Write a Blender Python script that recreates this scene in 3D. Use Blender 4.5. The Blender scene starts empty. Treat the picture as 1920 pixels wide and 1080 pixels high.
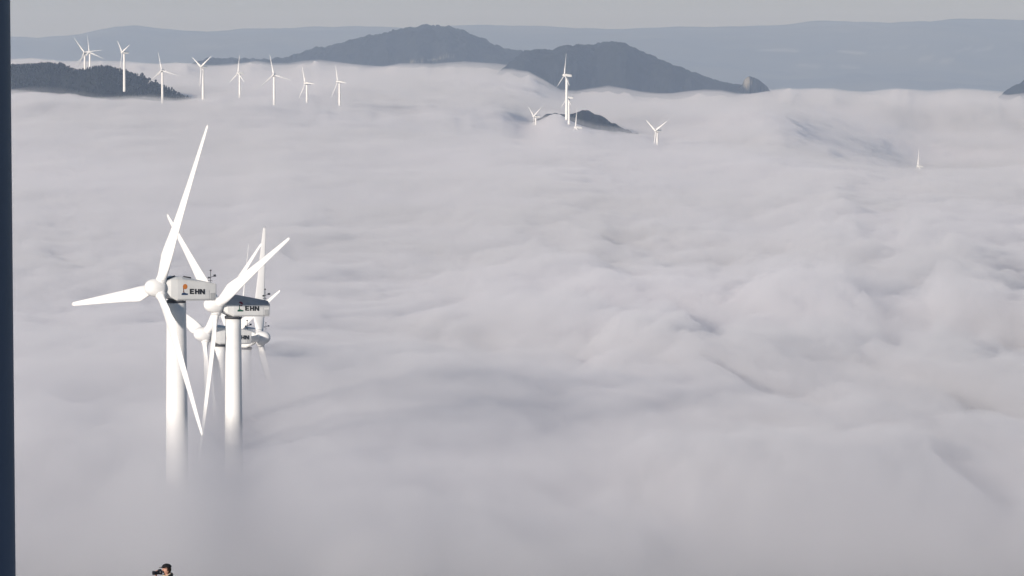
import bpy, bmesh, math, random
import numpy as np
from mathutils import Vector, Matrix

random.seed(7)
scene = bpy.context.scene
COL = scene.collection
R = math.radians

# ------------------------------------------------------------------ camera frame
F = 8000.0                      # focal length in pixels of a 1920 wide frame
PITCH = math.atan((540 - 80) / F)
CAM = Vector((0, 0, 150.0))
FW = Vector((0, math.cos(PITCH), -math.sin(PITCH)))
UP = Vector((0, math.sin(PITCH), math.cos(PITCH)))
RT = Vector((1, 0, 0))

def at(px, py, D):
    """the point seen at photo pixel (px, py), D metres ahead"""
    d = FW + RT * ((px - 960) / F) - UP * ((py - 540) / F)
    return CAM + d * (D / d.y)

cam_d = bpy.data.cameras.new('camera')
cam_d.sensor_width = 36.0
cam_d.lens = 36.0 * F / 1920.0
cam_d.clip_start = 0.1
cam_d.clip_end = 80000
cam = bpy.data.objects.new('camera', cam_d)
cam.location = CAM
cam.rotation_euler = (math.pi / 2 - PITCH, 0, 0)
COL.objects.link(cam)
scene.camera = cam

# ------------------------------------------------------------------ light
SUN_EL = R(13.5)
SUN_AZ = R(33)                   # left of the direction straight behind the camera
to_sun = Vector((-math.sin(SUN_AZ) * math.cos(SUN_EL), -math.cos(SUN_AZ) * math.cos(SUN_EL), math.sin(SUN_EL)))
sun_d = bpy.data.lights.new('sun', 'SUN')
sun_d.energy = 4.9
sun_d.angle = R(4.0)      # the sun seen through the morning haze
sun_d.color = (1.0, 0.93, 0.88)
sun = bpy.data.objects.new('sun', sun_d)
sun.rotation_euler = to_sun.to_track_quat('Z', 'Y').to_euler()
sun.location = (0, 0, 400)
COL.objects.link(sun)

world = bpy.data.worlds.new('World')
scene.world = world
world.use_nodes = True
nt = world.node_tree
bg = nt.nodes['Background']
sky = nt.nodes.new('ShaderNodeTexSky')
sky.sky_type = 'NISHITA'
sky.sun_disc = False
sky.sun_elevation = SUN_EL
sky.sun_rotation = math.pi + SUN_AZ
sky.altitude = 900
sky.air_density = 1.0
sky.dust_density = 0.4
sky.ozone_density = 3.4
nt.links.new(sky.outputs[0], bg.inputs[0])
bg.inputs[1].default_value = 0.068

# ------------------------------------------------------------------ materials
def mat(name, col, rough=0.6, var=0.0, scale=3.0, spec=0.4, bump=0.0, metallic=0.0, detail=5.0):
    m = bpy.data.materials.new(name)
    m.use_nodes = True
    n = m.node_tree.nodes
    l = m.node_tree.links
    b = n['Principled BSDF']
    b.inputs['Roughness'].default_value = rough
    b.inputs['Metallic'].default_value = metallic
    b.inputs['Specular IOR Level'].default_value = spec
    if var > 0 or bump > 0:
        tc = n.new('ShaderNodeTexCoord')
        nz = n.new('ShaderNodeTexNoise')
        nz.inputs['Scale'].default_value = scale
        nz.inputs['Detail'].default_value = detail
        l.new(tc.outputs['Object'], nz.inputs['Vector'])
        rp = n.new('ShaderNodeValToRGB')
        rp.color_ramp.elements[0].position = 0.3
        rp.color_ramp.elements[1].position = 0.7
        rp.color_ramp.elements[0].color = tuple(c * (1 - var) for c in col) + (1,)
        rp.color_ramp.elements[1].color = tuple(min(1, c * (1 + var)) for c in col) + (1,)
        l.new(nz.outputs['Fac'], rp.inputs[0])
        l.new(rp.outputs[0], b.inputs['Base Color'])
        if bump > 0:
            bp = n.new('ShaderNodeBump')
            bp.inputs['Strength'].default_value = bump
            l.new(nz.outputs['Fac'], bp.inputs['Height'])
            l.new(bp.outputs[0], b.inputs['Normal'])
    else:
        b.inputs['Base Color'].default_value = tuple(col) + (1,)
    return m

def land_mat(name, dark, light, field, scale):
    """vegetation with an attribute mask for bare fields"""
    m = bpy.data.materials.new(name)
    m.use_nodes = True
    n = m.node_tree.nodes
    l = m.node_tree.links
    b = n['Principled BSDF']
    b.inputs['Roughness'].default_value = 0.95
    b.inputs['Specular IOR Level'].default_value = 0.1
    tc = n.new('ShaderNodeTexCoord')
    nz = n.new('ShaderNodeTexNoise')
    nz.inputs['Scale'].default_value = scale
    nz.inputs['Detail'].default_value = 8
    l.new(tc.outputs['Object'], nz.inputs['Vector'])
    rp = n.new('ShaderNodeValToRGB')
    rp.color_ramp.elements[0].position = 0.35
    rp.color_ramp.elements[1].position = 0.65
    rp.color_ramp.elements[0].color = dark + (1,)
    rp.color_ramp.elements[1].color = light + (1,)
    l.new(nz.outputs['Fac'], rp.inputs[0])
    at_ = n.new('ShaderNodeAttribute')
    at_.attribute_name = 'field'
    mx = n.new('ShaderNodeMixRGB')
    mx.inputs[2].default_value = field + (1,)
    l.new(at_.outputs['Fac'], mx.inputs[0])
    l.new(rp.outputs[0], mx.inputs[1])
    l.new(mx.outputs[0], b.inputs['Base Color'])
    return m

M = {}
M['white'] = mat('white_paint', (0.80, 0.79, 0.76), 0.42, 0.035, 0.6, 0.4)
M['blade'] = mat('blade_gelcoat', (0.83, 0.82, 0.79), 0.38, 0.025, 0.5, 0.4)
M['nacelle'] = mat('nacelle_shell', (0.80, 0.795, 0.76), 0.5, 0.04, 1.1, 0.4)
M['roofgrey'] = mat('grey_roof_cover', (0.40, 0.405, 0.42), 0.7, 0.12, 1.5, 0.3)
M['seam'] = mat('grey_sealant', (0.50, 0.50, 0.49), 0.7)
M['dark'] = mat('dark_metal', (0.05, 0.05, 0.055), 0.6, 0.2, 4)
M['black'] = mat('black_vinyl', (0.015, 0.015, 0.017), 0.6)
M['orange'] = mat('orange_vinyl', (0.62, 0.20, 0.03), 0.6)
M['red'] = mat('dark_red_vinyl', (0.20, 0.01, 0.02), 0.6)
M['blue'] = mat('navy_vinyl', (0.02, 0.05, 0.12), 0.6)
M['green'] = mat('green_vinyl', (0.01, 0.09, 0.05), 0.6)
M['brown'] = mat('brown_vinyl', (0.15, 0.04, 0.02), 0.6)
M['post'] = mat('blue_grey_paint', (0.15, 0.18, 0.285), 0.55, 0.12, 2.0, 0.35)

# ------------------------------------------------------------------ mesh helpers
def link(name, bm, material, parent=None, smooth=True, loc=None):
    me = bpy.data.meshes.new(name)
    bmesh.ops.recalc_face_normals(bm, faces=bm.faces)
    bm.to_mesh(me)
    bm.free()
    me.materials.append(material)
    if smooth:
        me.shade_smooth()
    o = bpy.data.objects.new(name, me)
    if loc:
        o.location = loc
    COL.objects.link(o)
    if parent:
        o.parent = parent
    return o

def ring_loft(bm, rings, cap0=True, cap1=True):
    vs = [[bm.verts.new(p) for p in r] for r in rings]
    n = len(vs[0])
    for a, b in zip(vs[:-1], vs[1:]):
        for i in range(n):
            bm.faces.new((a[i], a[(i + 1) % n], b[(i + 1) % n], b[i]))
    if cap0:
        bm.faces.new(vs[0])
    if cap1:
        bm.faces.new(vs[-1])
    return vs

def lathe(bm, prof, n=32, axis='Z', origin=(0, 0, 0)):
    rings = []
    for r, h in prof:
        ring = []
        for i in range(n):
            a = 2 * math.pi * i / n
            p = (r * math.cos(a), r * math.sin(a), h) if axis == 'Z' else (r * math.cos(a), h, r * math.sin(a))
            ring.append((p[0] + origin[0], p[1] + origin[1], p[2] + origin[2]))
        rings.append(ring)
    ring_loft(bm, rings)

def tube(bm, a, b, r0, r1=None, n=10):
    r1 = r0 if r1 is None else r1
    a = Vector(a); b = Vector(b)
    q = (b - a).to_track_quat('Z', 'Y')
    rings = []
    for c, r in ((a, r0), (b, r1)):
        rings.append([c + q @ Vector((r * math.cos(2 * math.pi * i / n), r * math.sin(2 * math.pi * i / n), 0)) for i in range(n)])
    ring_loft(bm, rings)

def box(bm, c, s, rot=None):
    r = bmesh.ops.create_cube(bm, size=1.0)
    mtx = Matrix.Translation(c) @ (rot.to_matrix().to_4x4() if rot else Matrix.Identity(4)) @ Matrix.Diagonal((*s, 1))
    bmesh.ops.transform(bm, matrix=mtx, verts=r['verts'])
    return r['verts']

def prism(bm, pts, d, frame):
    """flat outline pts (u, v) pushed out by d; frame maps (u, v, w) to a point"""
    a = [bm.verts.new(frame(u, v, 0.0)) for u, v in pts]
    b = [bm.verts.new(frame(u, v, d)) for u, v in pts]
    bm.faces.new(a)
    bm.faces.new(b)
    n = len(pts)
    for i in range(n):
        bm.faces.new((a[i], a[(i + 1) % n], b[(i + 1) % n], b[i]))

def empty(name, loc, rotz=0.0):
    o = bpy.data.objects.new(name, None)
    o.location = loc
    o.rotation_euler = (0, 0, rotz)
    o.empty_display_size = 1
    COL.objects.link(o)
    return o

def tag(o, label=None, cat=None, group=None, kind=None):
    if label: o['label'] = label
    if cat: o['category'] = cat
    if group: o['group'] = group
    if kind: o['kind'] = kind
    return o

# ------------------------------------------------------------------ numpy noise
def _hash(ix, iy, seed):
    h = (ix.astype(np.int64) * 374761393 + iy.astype(np.int64) * 668265263 + seed * 974711) & 0x7fffffff
    h = ((h ^ (h >> 13)) * 1274126177) & 0x7fffffff
    return h ^ (h >> 16)

def perlin(x, y, seed=0):
    x = np.asarray(x, float); y = np.asarray(y, float)
    ix = np.floor(x).astype(np.int64); iy = np.floor(y).astype(np.int64)
    fx = x - ix; fy = y - iy
    def g(dx, dy):
        a = (_hash(ix + dx, iy + dy, seed) & 0xffff) / 65536.0 * 2 * np.pi
        return np.cos(a) * (fx - dx) + np.sin(a) * (fy - dy)
    u = fx ** 3 * (fx * (fx * 6 - 15) + 10); v = fy ** 3 * (fy * (fy * 6 - 15) + 10)
    return ((g(0, 0) * (1 - u) + g(1, 0) * u) * (1 - v) + (g(0, 1) * (1 - u) + g(1, 1) * u) * v) * 1.5

def fbm(x, y, seed=0, octv=4, gain=0.5):
    s = 0; a = 1.0
    for k in range(octv):
        s = s + a * perlin(x * 2 ** k, y * 2 ** k, seed + k * 17)
        a *= gain
    return s

def billow(x, y, seed=0, octv=3, gain=0.45):
    s = 0; a = 1.0
    for k in range(octv):
        n = perlin(x * 2 ** k, y * 2 ** k, seed + k * 31)
        s = s + a * (np.sqrt(n * n + 0.015) * 2 - 0.6)
        a *= gain
    return s

def grid_mesh(name, X, Y, Z, material, smooth=True):
    nr, nc = X.shape
    co = np.stack([X, Y, Z], -1).reshape(-1, 3).astype(np.float32)
    idx = np.arange(nr * nc).reshape(nr, nc)
    q = np.stack([idx[:-1, :-1], idx[:-1, 1:], idx[1:, 1:], idx[1:, :-1]], -1).reshape(-1, 4)
    return mesh_from(name, co, q, material, smooth)

def mesh_from(name, co, q, material, smooth=True):
    me = bpy.data.meshes.new(name)
    k = q.shape[1]
    me.vertices.add(len(co))
    me.vertices.foreach_set('co', co.astype(np.float32).ravel())
    me.loops.add(q.size)
    me.loops.foreach_set('vertex_index', q.ravel().astype(np.int32))
    me.polygons.add(len(q))
    me.polygons.foreach_set('loop_start', (np.arange(len(q)) * k).astype(np.int32))
    me.polygons.foreach_set('loop_total', np.full(len(q), k, np.int32))
    me.update(calc_edges=True)
    me.validate()
    me.materials.append(material)
    if smooth:
        me.shade_smooth()
    o = bpy.data.objects.new(name, me)
    COL.objects.link(o)
    return o

def add_field(o, vals):
    a = o.data.attributes.new('field', 'FLOAT', 'POINT')
    a.data.foreach_set('value', np.asarray(vals, np.float32).ravel())

# ------------------------------------------------------------------ ground
GY = [-400, -60, 0, 10, 30, 60, 96, 130, 190, 250, 300, 350, 400, 468, 520, 600, 700, 784, 900, 1500, 3000, 5000, 9000, 13000, 40000]
GZ = [-3, -2, -1.7, -2.5, -4.6, -8.6, -13.5, -20, -31, -38.5, -42.6, -46.9, -52, -65.5, -72, -81, -87, -93, -100, -135, -170, -210, -300, -345, -345]
def ground_z(x, y):
    z = np.interp(y, GY, GZ)
    near = np.clip((np.asarray(y) - 150) / 400, 0, 1)
    return z + near * 2.2 * fbm(np.asarray(x) / 120.0, np.asarray(y) / 120.0, 5, 3) + 150.0

# ------------------------------------------------------------------ hills
def hill(name, D0, prof, wf, wb, base, material, tree=3.0, lam=40.0, n_px=260, n_d=70, seed=1, fields=(), rough_amp=0.10):
    """prof: (px, py) skyline points; a ridge D0 metres away with front/back falloff"""
    px = np.linspace(prof[0][0], prof[-1][0], n_px)
    py = np.interp(px, [p[0] for p in prof], [p[1] for p in prof])
    k = np.ones(5) / 5
    pys = np.convolve(np.pad(py, 2, 'edge'), k, 'valid')
    t = np.concatenate([-np.geomspace(1, 0.012, n_d)[:-1] , np.linspace(-0.012, 0.012, 3), np.geomspace(0.012, 1, n_d // 2)[1:]])
    PX, T = np.meshgrid(px, t)
    crest = np.interp(PX, px, pys)
    # the ridge line wanders in depth
    wob = wf * 0.22 * fbm(px / ((px[-1] - px[0]) * 0.16), px * 0 + seed, seed + 3, 3)
    Dd = D0 + np.interp(PX, px, wob) + np.where(T < 0, T * wf * 2.3, T * wb * 2.3)
    Xw = (PX - 960) / F * Dd
    zc = CAM.z - (crest - 80) / F * (D0 + np.interp(PX, px, wob))
    w = np.where(T < 0, wf, wb)
    fall = np.exp(-((Dd - D0 - np.interp(PX, px, wob)) / w) ** 2)
    zb = base
    kw_ = np.hanning(61); kw_ /= kw_.sum()
    soft = np.convolve(np.pad(pys, 30, 'edge'), kw_, 'valid')
    zc_s = CAM.z - (np.interp(PX, px, soft) - 80) / F * (D0 + np.interp(PX, px, wob))
    near_crest = np.exp(-(np.abs(T) * 14) ** 2)
    zc = zc * near_crest + zc_s * (1 - near_crest)
    H = (zc - zb)
    spur = 1 - 1.6 * rough_amp * np.abs(fbm(Xw / (wf * 0.5), Dd / (wf * 1.1), seed + 9, 5)) * np.clip((np.abs(T) - 0.03) * 3, 0, 1)
    Zw = zb + H * fall * spur
    Zw += tree * (np.abs(fbm(Xw / lam, Dd / lam, seed + 21, 3)) - 0.35)
    o = grid_mesh(name, Xw, Dd, Zw, material)
    f = np.zeros_like(PX)
    PYv = 80 + (CAM.z - Zw) / Dd * F
    for (cx, cy, rx, ry, sl, amt) in fields:
        e = ((PX - cx) / rx) ** 2 + ((PYv - cy - sl * (PX - cx)) / ry) ** 2
        f = np.maximum(f, amt * np.clip(1.6 - e + 0.9 * fbm(PX / (rx * 0.22), PYv / (ry * 0.6), seed + 50, 3), 0, 1) * (T < 0))
    add_field(o, f)
    tag(o, kind='structure')
    return o, (px, pys, wob)

M['wood'] = land_mat('wooded_hill', (0.004, 0.006, 0.006), (0.018, 0.021, 0.018), (0.30, 0.27, 0.21), 0.02)
M['moor'] = land_mat('far_hills', (0.022, 0.028, 0.024), (0.11, 0.105, 0.07), (0.45, 0.42, 0.36), 0.0016)

far_prof = [(-700, 60), (-300, 66), (0, 68), (60, 71), (110, 72), (150, 66), (190, 55), (230, 48), (265, 50), (310, 56), (370, 60), (430, 58), (480, 55),
            (540, 52), (600, 51), (700, 53), (800, 53), (900, 50), (1000, 51), (1100, 53), (1200, 54), (1320, 53), (1380, 50), (1450, 49), (1500, 45), (1560, 43),
            (1640, 42), (1720, 43), (1780, 38), (1850, 35), (1890, 39), (1920, 42), (2000, 44), (2300, 52), (2700, 60)]
o, _ = hill('far_mountains', 25000, far_prof, 5200, 3500, -230, M['moor'], tree=26, lam=700, n_px=420, n_d=110, seed=4, rough_amp=0.30,
     fields=[(1465, 94, 40, 2.2, 0.03, 0.75), (1600, 99, 28, 2.6, 0.12, 0.9), (1745, 110, 40, 3, 0.05, 0.45), (1560, 125, 60, 2.6, 0.03, 0.45), (1630, 52, 30, 2.0, 0.2, 0.25),
             (1830, 93, 50, 2.0, -0.03, 0.4), (1690, 88, 60, 1.8, 0, 0.25), (420, 86, 60, 2, 0, 0.2)])
tag(o, 'long pale blue mountain range along the horizon', 'hills')

hill1_prof = [(330, 126), (380, 116), (395, 111), (420, 110), (450, 113), (480, 111), (505, 114), (530, 111), (545, 107), (570, 98), (600, 91), (625, 86), (655, 78), (690, 69), (715, 64), (740, 59),
              (765, 54), (785, 50), (805, 49), (830, 50), (850, 53), (868, 58), (885, 66), (905, 74), (925, 84), (945, 91), (965, 95), (985, 100), (1010, 104), (1060, 115), (1120, 135), (1160, 160)]
o, _ = hill('wooded_hills', 10000, hill1_prof, 700, 600, 0, M['wood'], tree=9, lam=45, n_px=520, n_d=90, seed=11, rough_amp=0.22,
     fields=[(800, 113, 28, 1.6, -0.12, 0.8), (838, 107, 14, 1.2, -0.1, 0.6)])
tag(o, 'broad dark wooded hill with a rounded top above the fog', 'hills')
hill2_prof = [(860, 190), (940, 132), (965, 112), (985, 97), (1000, 93), (1030, 95), (1055, 90), (1080, 85), (1110, 84), (1130, 80), (1148, 78), (1165, 82), (1190, 91),
              (1220, 105), (1250, 117), (1275, 127), (1300, 138), (1330, 148), (1350, 155), (1372, 159), (1392, 161), (1410, 162), (1425, 165), (1450, 180), (1480, 200)]
o, _ = hill('peaked_hills', 8500, hill2_prof, 520, 500, 0, M['wood'], tree=8, lam=40, n_px=420, n_d=80, seed=23, rough_amp=0.22)
tag(o, 'dark peaked wooded hill sloping down to the right', 'hills')
knoll_prof = [(1384, 172), (1390, 163), (1394, 150), (1399, 145), (1406, 143), (1414, 145), (1422, 149), (1430, 156), (1437, 163), (1448, 175)]
o, _ = hill('rocky_hills', 8300, knoll_prof, 60, 120, 20, M['wood'], tree=2.5, lam=18, n_px=90, n_d=50, seed=31,
     fields=[(1400, 153, 8, 11, 0.2, 0.8)])
tag(o, 'small rocky knoll with a pale bare face at the end of the peaked hill', 'hills')
edge_prof = [(1860, 190), (1878, 177), (1890, 169), (1905, 160), (1915, 153), (1930, 146), (1960, 132), (2020, 120), (2100, 122), (2180, 150), (2250, 190)]
o, _ = hill('edge_hills', 8300, edge_prof, 260, 300, 0, M['wood'], tree=7, lam=40, n_px=200, n_d=60, seed=37)
tag(o, 'dark hill foot rising from the fog at the right edge', 'hills')
low_prof = [(990, 232), (1015, 221), (1025, 215), (1040, 211), (1055, 216), (1066, 217), (1076, 212), (1088, 207), (1096, 206), (1103, 208), (1115, 214), (1130, 221), (1150, 231),
            (1165, 239), (1185, 248), (1215, 262), (1250, 285)]
o, _ = hill('low_hills', 4750, low_prof, 130, 160, 0, M['wood'], tree=4, lam=22, n_px=260, n_d=70, seed=41)
tag(o, 'small dark hill crest just breaking the fog behind the central turbines', 'hills')
left_prof = [(-420, 190), (-300, 160), (-200, 140), (-100, 128), (-30, 123), (0, 122), (25, 125), (50, 123), (75, 122), (100, 121), (113, 121), (122, 126), (135, 132), (150, 135), (162, 135), (172, 129), (182, 126), (200, 127),
             (222, 131), (245, 138), (265, 146), (285, 155), (305, 165), (325, 174), (345, 183), (370, 196), (400, 215)]
o, left_ridge = hill('tree_covered_hills', 4600, left_prof, 150, 170, 0, M['wood'], tree=1.5, lam=25, n_px=320, n_d=80, seed=47)
tag(o, 'dark tree covered hill on the left under the far turbines', 'hills')

# trees of the left hill: a wood read as one mass
def wood_mass(hill_obj, count, hmin, hmax, seed):
    rng = np.random.default_rng(seed)
    me = hill_obj.data
    co = np.empty(len(me.vertices) * 3, np.float32)
    me.vertices.foreach_get('co', co)
    co = co.reshape(-1, 3)
    keep = co[co[:, 2] > 82]
    # even pick over area
    pick = keep[rng.integers(0, len(keep), count * 4)] + rng.normal(0, 3.0, (count * 4, 3)) * np.array([1, 1, 0])
    cell = {}
    pts = []
    for p in pick:
        k = (int(p[0] // 3.6), int(p[1] // 3.6))
        if k in cell:
            continue
        cell[k] = 1
        pts.append(p)
        if len(pts) >= count:
            break
    V = []; Q = []
    n = 6
    base = 0
    for p in pts:
        h = rng.uniform(hmin, hmax) * (1.35 if rng.random() < 0.08 else 1.0)
        r = h * rng.uniform(0.28, 0.45)
        conif = rng.random() < 0.45
        prof = [(0.35, -0.1), (1.0, 0.22), (0.75, 0.5), (0.42, 0.78), (0.05, 1.0)] if conif else [(0.3, -0.1), (0.85, 0.2), (1.0, 0.5), (0.75, 0.82), (0.15, 1.0)]
        for rr, hh in prof:
            for i in range(n):
                a = 2 * math.pi * i / n + hh
                j = rng.uniform(0.7, 1.3)
                V.append((p[0] + r * rr * j * math.cos(a), p[1] + r * rr * j * math.sin(a), p[2] + h * hh * rng.uniform(0.93, 1.05)))
        for k in range(len(prof) - 1):
            for i in range(n):
                Q.append((base + k * n + i, base + k * n + (i + 1) % n, base + (k + 1) * n + (i + 1) % n, base + (k + 1) * n + i))
        base += n * len(prof)
    return np.array(V), np.array(Q)
M['leaf'] = mat('tree_foliage', (0.009, 0.012, 0.010), 0.95, 0.5, 0.05, 0.1)
V, Q = wood_mass(o, 5200, 1.7, 3.3, 3)
f = mesh_from('forest', V, Q, M['leaf'], False)
tag(f, 'dense far off wood covering the hill on the left', 'forest', kind='stuff')

# ------------------------------------------------------------------ sea of fog
THIN_L, THIN_R = 1.2, 0.35
cols = {  # photo column: (distance, photo row of the fog surface there)
    -900: [(150, 2900), (220, 1900), (300, 1390), (350, 1150), (468, 790), (600, 680), (784, 610), (1000, 540), (1500, 430), (2200, 335), (3000, 260), (3800, 188), (4333, 187), (5000, 153), (6500, 132), (7500, 124), (9000, 116)],
    100:  [(150, 2900), (220, 1900), (300, 1390), (350, 1150), (468, 775), (600, 690), (784, 620), (1000, 545), (1500, 430), (2200, 335), (3000, 255), (3800, 190), (4333, 182), (5000, 148), (6500, 130), (7500, 123), (9000, 115)],
    320:  [(150, 2900), (220, 1900), (300, 1390), (350, 1150), (468, 826), (520, 790), (600, 715), (784, 620), (1000, 545), (1500, 430), (2200, 335), (3000, 262), (3800, 205), (4333, 193), (5000, 160), (6500, 135), (7500, 126), (9000, 116)],
    430:  [(150, 2900), (220, 1900), (300, 1390), (350, 1150), (468, 885), (520, 846), (600, 708), (700, 655), (784, 628), (1000, 548), (1500, 432), (2200, 338), (3000, 265), (3800, 200), (4333, 178), (5000, 166), (6500, 144), (7500, 134), (9000, 122)],
    520:  [(150, 2900), (220, 1900), (300, 1390), (350, 1150), (468, 835), (520, 800), (600, 705), (700, 655), (784, 628), (1000, 548), (1500, 432), (2200, 338), (3000, 265), (3800, 208), (4333, 190), (5000, 168), (6500, 145), (7500, 135), (9000, 122)],
    640:  [(150, 2900), (220, 1900), (300, 1390), (350, 1150), (468, 810), (600, 690), (784, 620), (1000, 546), (1500, 435), (2200, 340), (3000, 270), (3800, 222), (4333, 204), (5000, 165), (6500, 142), (7500, 132), (9000, 119)],
    940:  [(150, 2900), (220, 1900), (300, 1390), (350, 1150), (468, 820), (600, 700), (784, 610), (1000, 545), (1500, 440), (2200, 345), (3000, 282), (3800, 254), (4400, 238), (5000, 188), (6500, 150), (7500, 138), (9000, 125)],
    1000: [(150, 2900), (220, 1900), (300, 1390), (350, 1150), (468, 825), (600, 700), (784, 605), (1000, 540), (1500, 442), (2200, 346), (3000, 288), (3800, 266), (4400, 258), (4700, 244), (5200, 194), (6500, 160), (7500, 146), (9000, 132)],
    1040: [(150, 2900), (220, 1900), (300, 1390), (350, 1150), (468, 825), (600, 700), (784, 600), (1000, 538), (1500, 442), (2200, 346), (3000, 289), (3800, 246), (4400, 226), (4900, 202), (6500, 180), (7800, 180), (9000, 174)],
    1080: [(150, 2900), (220, 1900), (300, 1390), (350, 1150), (468, 825), (600, 700), (784, 600), (1000, 536), (1500, 440), (2200, 348), (3000, 291), (3800, 250), (4500, 243), (4750, 238), (5100, 204), (6500, 183), (7800, 177), (9000, 171)],
    1120: [(150, 2900), (220, 1900), (300, 1390), (350, 1150), (468, 825), (600, 700), (784, 600), (1000, 535), (1500, 440), (2200, 348), (3000, 292), (3800, 256), (4500, 249), (4750, 246), (5100, 207), (6500, 185), (7800, 178), (9000, 173)],
    1230: [(150, 2900), (220, 1900), (300, 1390), (350, 1150), (468, 830), (600, 700), (784, 600), (1000, 530), (1500, 438), (2200, 350), (3000, 298), (3800, 284), (4333, 274), (4700, 262), (5200, 212), (6500, 188), (7800, 180), (9000, 174)],
    1450: [(150, 2900), (220, 1900), (300, 1390), (350, 1150), (468, 830), (600, 700), (784, 600), (1000, 528), (1500, 436), (2200, 352), (3000, 302), (3800, 282), (4333, 262), (5000, 222), (6500, 188), (7800, 174), (9000, 169)],
    1720: [(150, 2900), (220, 1900), (300, 1390), (350, 1150), (468, 830), (600, 700), (784, 595), (1000, 525), (1500, 436), (2200, 356), (2600, 342), (3300, 335), (4300, 330), (5300, 324), (6600, 228), (6500, 195), (7800, 177), (9000, 171)],
    2800: [(150, 2900), (220, 1900), (300, 1390), (350, 1150), (468, 830), (600, 700), (784, 595), (1000, 525), (1500, 436), (2200, 356), (3000, 310), (4000, 280), (4900, 245), (5300, 230), (6500, 200), (7800, 178), (9000, 170)],
}
Dr = np.geomspace(190, 13500, 1080)
ucol = np.linspace(-0.225, 0.225, 361)
pxk = np.array(sorted(cols))
tab = np.array([np.interp(np.log(Dr), np.log([c[0] for c in cols[k]] + [13500]),
                          [c[1] for c in cols[k]] + [290]) for k in pxk])      # (ncol, nD)
# smooth along distance
kern = np.hanning(25); kern /= kern.sum()
tab = np.array([np.convolve(np.pad(t, 12, 'edge'), kern, 'valid') for t in tab])
pxs = ucol * F + 960
PY = np.empty((len(Dr), len(pxs)))
for i in range(len(Dr)):
    PY[i] = np.interp(pxs, pxk, tab[:, i])
kc = np.hanning(9); kc /= kc.sum()
PY = np.apply_along_axis(lambda r: np.convolve(np.pad(r, 4, 'edge'), kc, 'valid'), 1, PY)
PY = PY + 9.5 * np.clip((Dr[:, None] - 4500) / 2500, 0, 1)
U, DD = np.meshgrid(ucol, Dr)
FX = U * DD
FZ = CAM.z - (PY - 80) / F * DD
PXg = U * F + 960
# billows
right = 1 / (1 + np.exp(-(PXg - 1050) / 170.0))
midd = np.exp(-((np.log(DD) - math.log(800)) / np.where(DD < 800, 0.42 + 0.25 * right, 0.45)) ** 2)
slant = DD + (0.4 + 1.1 * right) * (FX - 40)
wx = FX + 13 * fbm(FX / 48, slant / 260, 61, 3)
wy = slant + 60 * fbm(FX / 48, slant / 260, 77, 3)
b1 = billow(wx / 40, wy / 190, 101, 4, 0.52)
b2 = fbm(wx / 13, wy / 80, 131, 3)
big = fbm(FX / 120, slant / 420, 151, 4)
far = fbm(FX / 420, DD / 700, 171, 4)
fade_near = np.clip((DD - 470 + 90 * right) / (420 - 200 * right), 0.08, 1)
wfar = np.clip((DD - 900) / 2600, 0, 1)
amp = (0.28 + 1.15 * right) * (0.30 + 1.0 * midd)
FZ += amp * (2.7 * b1 + 0.9 * b2) * fade_near
FZ += 2.0 * big * np.clip((DD - 470) / 420, 0.25, 1) * (0.6 + 0.5 * right)
FZ += wfar * (4.2 * far + 1.6 * fbm(FX / 90, DD / 260, 191, 3) + 1.0 * fbm(FX / 35, DD / 160, 195, 2))
FZ += np.clip((DD - 3000) / 900, 0, 1) * 2.2 * fbm(FX / 50, DD / 260, 197, 3)
GZf = ground_z(FX, DD) - 6.0
# puffs along the far crest of the fog
wcr = np.clip((DD - 6000) / 2000, 0, 1)
FZ += wcr * (5.0 * billow(FX / 95, DD / 900, 211, 4, 0.55))
lat = fbm(PXg / 44, PXg * 0 + 0.37, 221, 6, 0.68)
FZ += np.clip((DD - 6500) / 1500, 0, 1) * (10.0 * lat + 2.0)
FZ += np.exp(-((DD - 4250) / 420) ** 2) * 2.0 * fbm(PXg / 60, PXg * 0 + 0.61, 231, 5, 0.6)
for bx, bh, bw in ((597, 13, 16), (662, 7, 20), (1148, 5, 26), (820, 4, 40), (1300, 5, 60), (960, 5, 24)):
    FZ += bh * np.exp(-((PXg - bx) / bw) ** 2) * np.exp(-((DD - 8600) / 500) ** 2)
# the dense fog lies deeper under the thin veil near the ridge
def sstep(x, a, b):
    t = np.clip((x - a) / (b - a), 0, 1)
    return t * t * (3 - 2 * t)
FZ -= 4.0 * sstep(DD, 370, 450) * (1 - sstep(DD, 620, 840)) * (1 - sstep(PXg, 900, 1350))
FZ = np.maximum(FZ, GZf + 1.0)

# the land under the fog: unseen knolls and ridges added to thin the fog and darken it in patches
def on_fog_grid(A, x, y):
    u = np.clip(x / np.maximum(y, 1), ucol[0], ucol[-1])
    fu = (u - ucol[0]) / (ucol[1] - ucol[0])
    fd = np.clip(np.log(np.maximum(y, Dr[0]) / Dr[0]) / math.log(Dr[1] / Dr[0]), 0, len(Dr) - 1.001)
    iu = np.clip(fu.astype(int), 0, len(ucol) - 2); idd = fd.astype(int)
    a = fu - iu; b = fd - idd
    return (A[idd, iu] * (1 - a) + A[idd, iu + 1] * a) * (1 - b) + (A[idd + 1, iu] * (1 - a) + A[idd + 1, iu + 1] * a) * b

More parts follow.
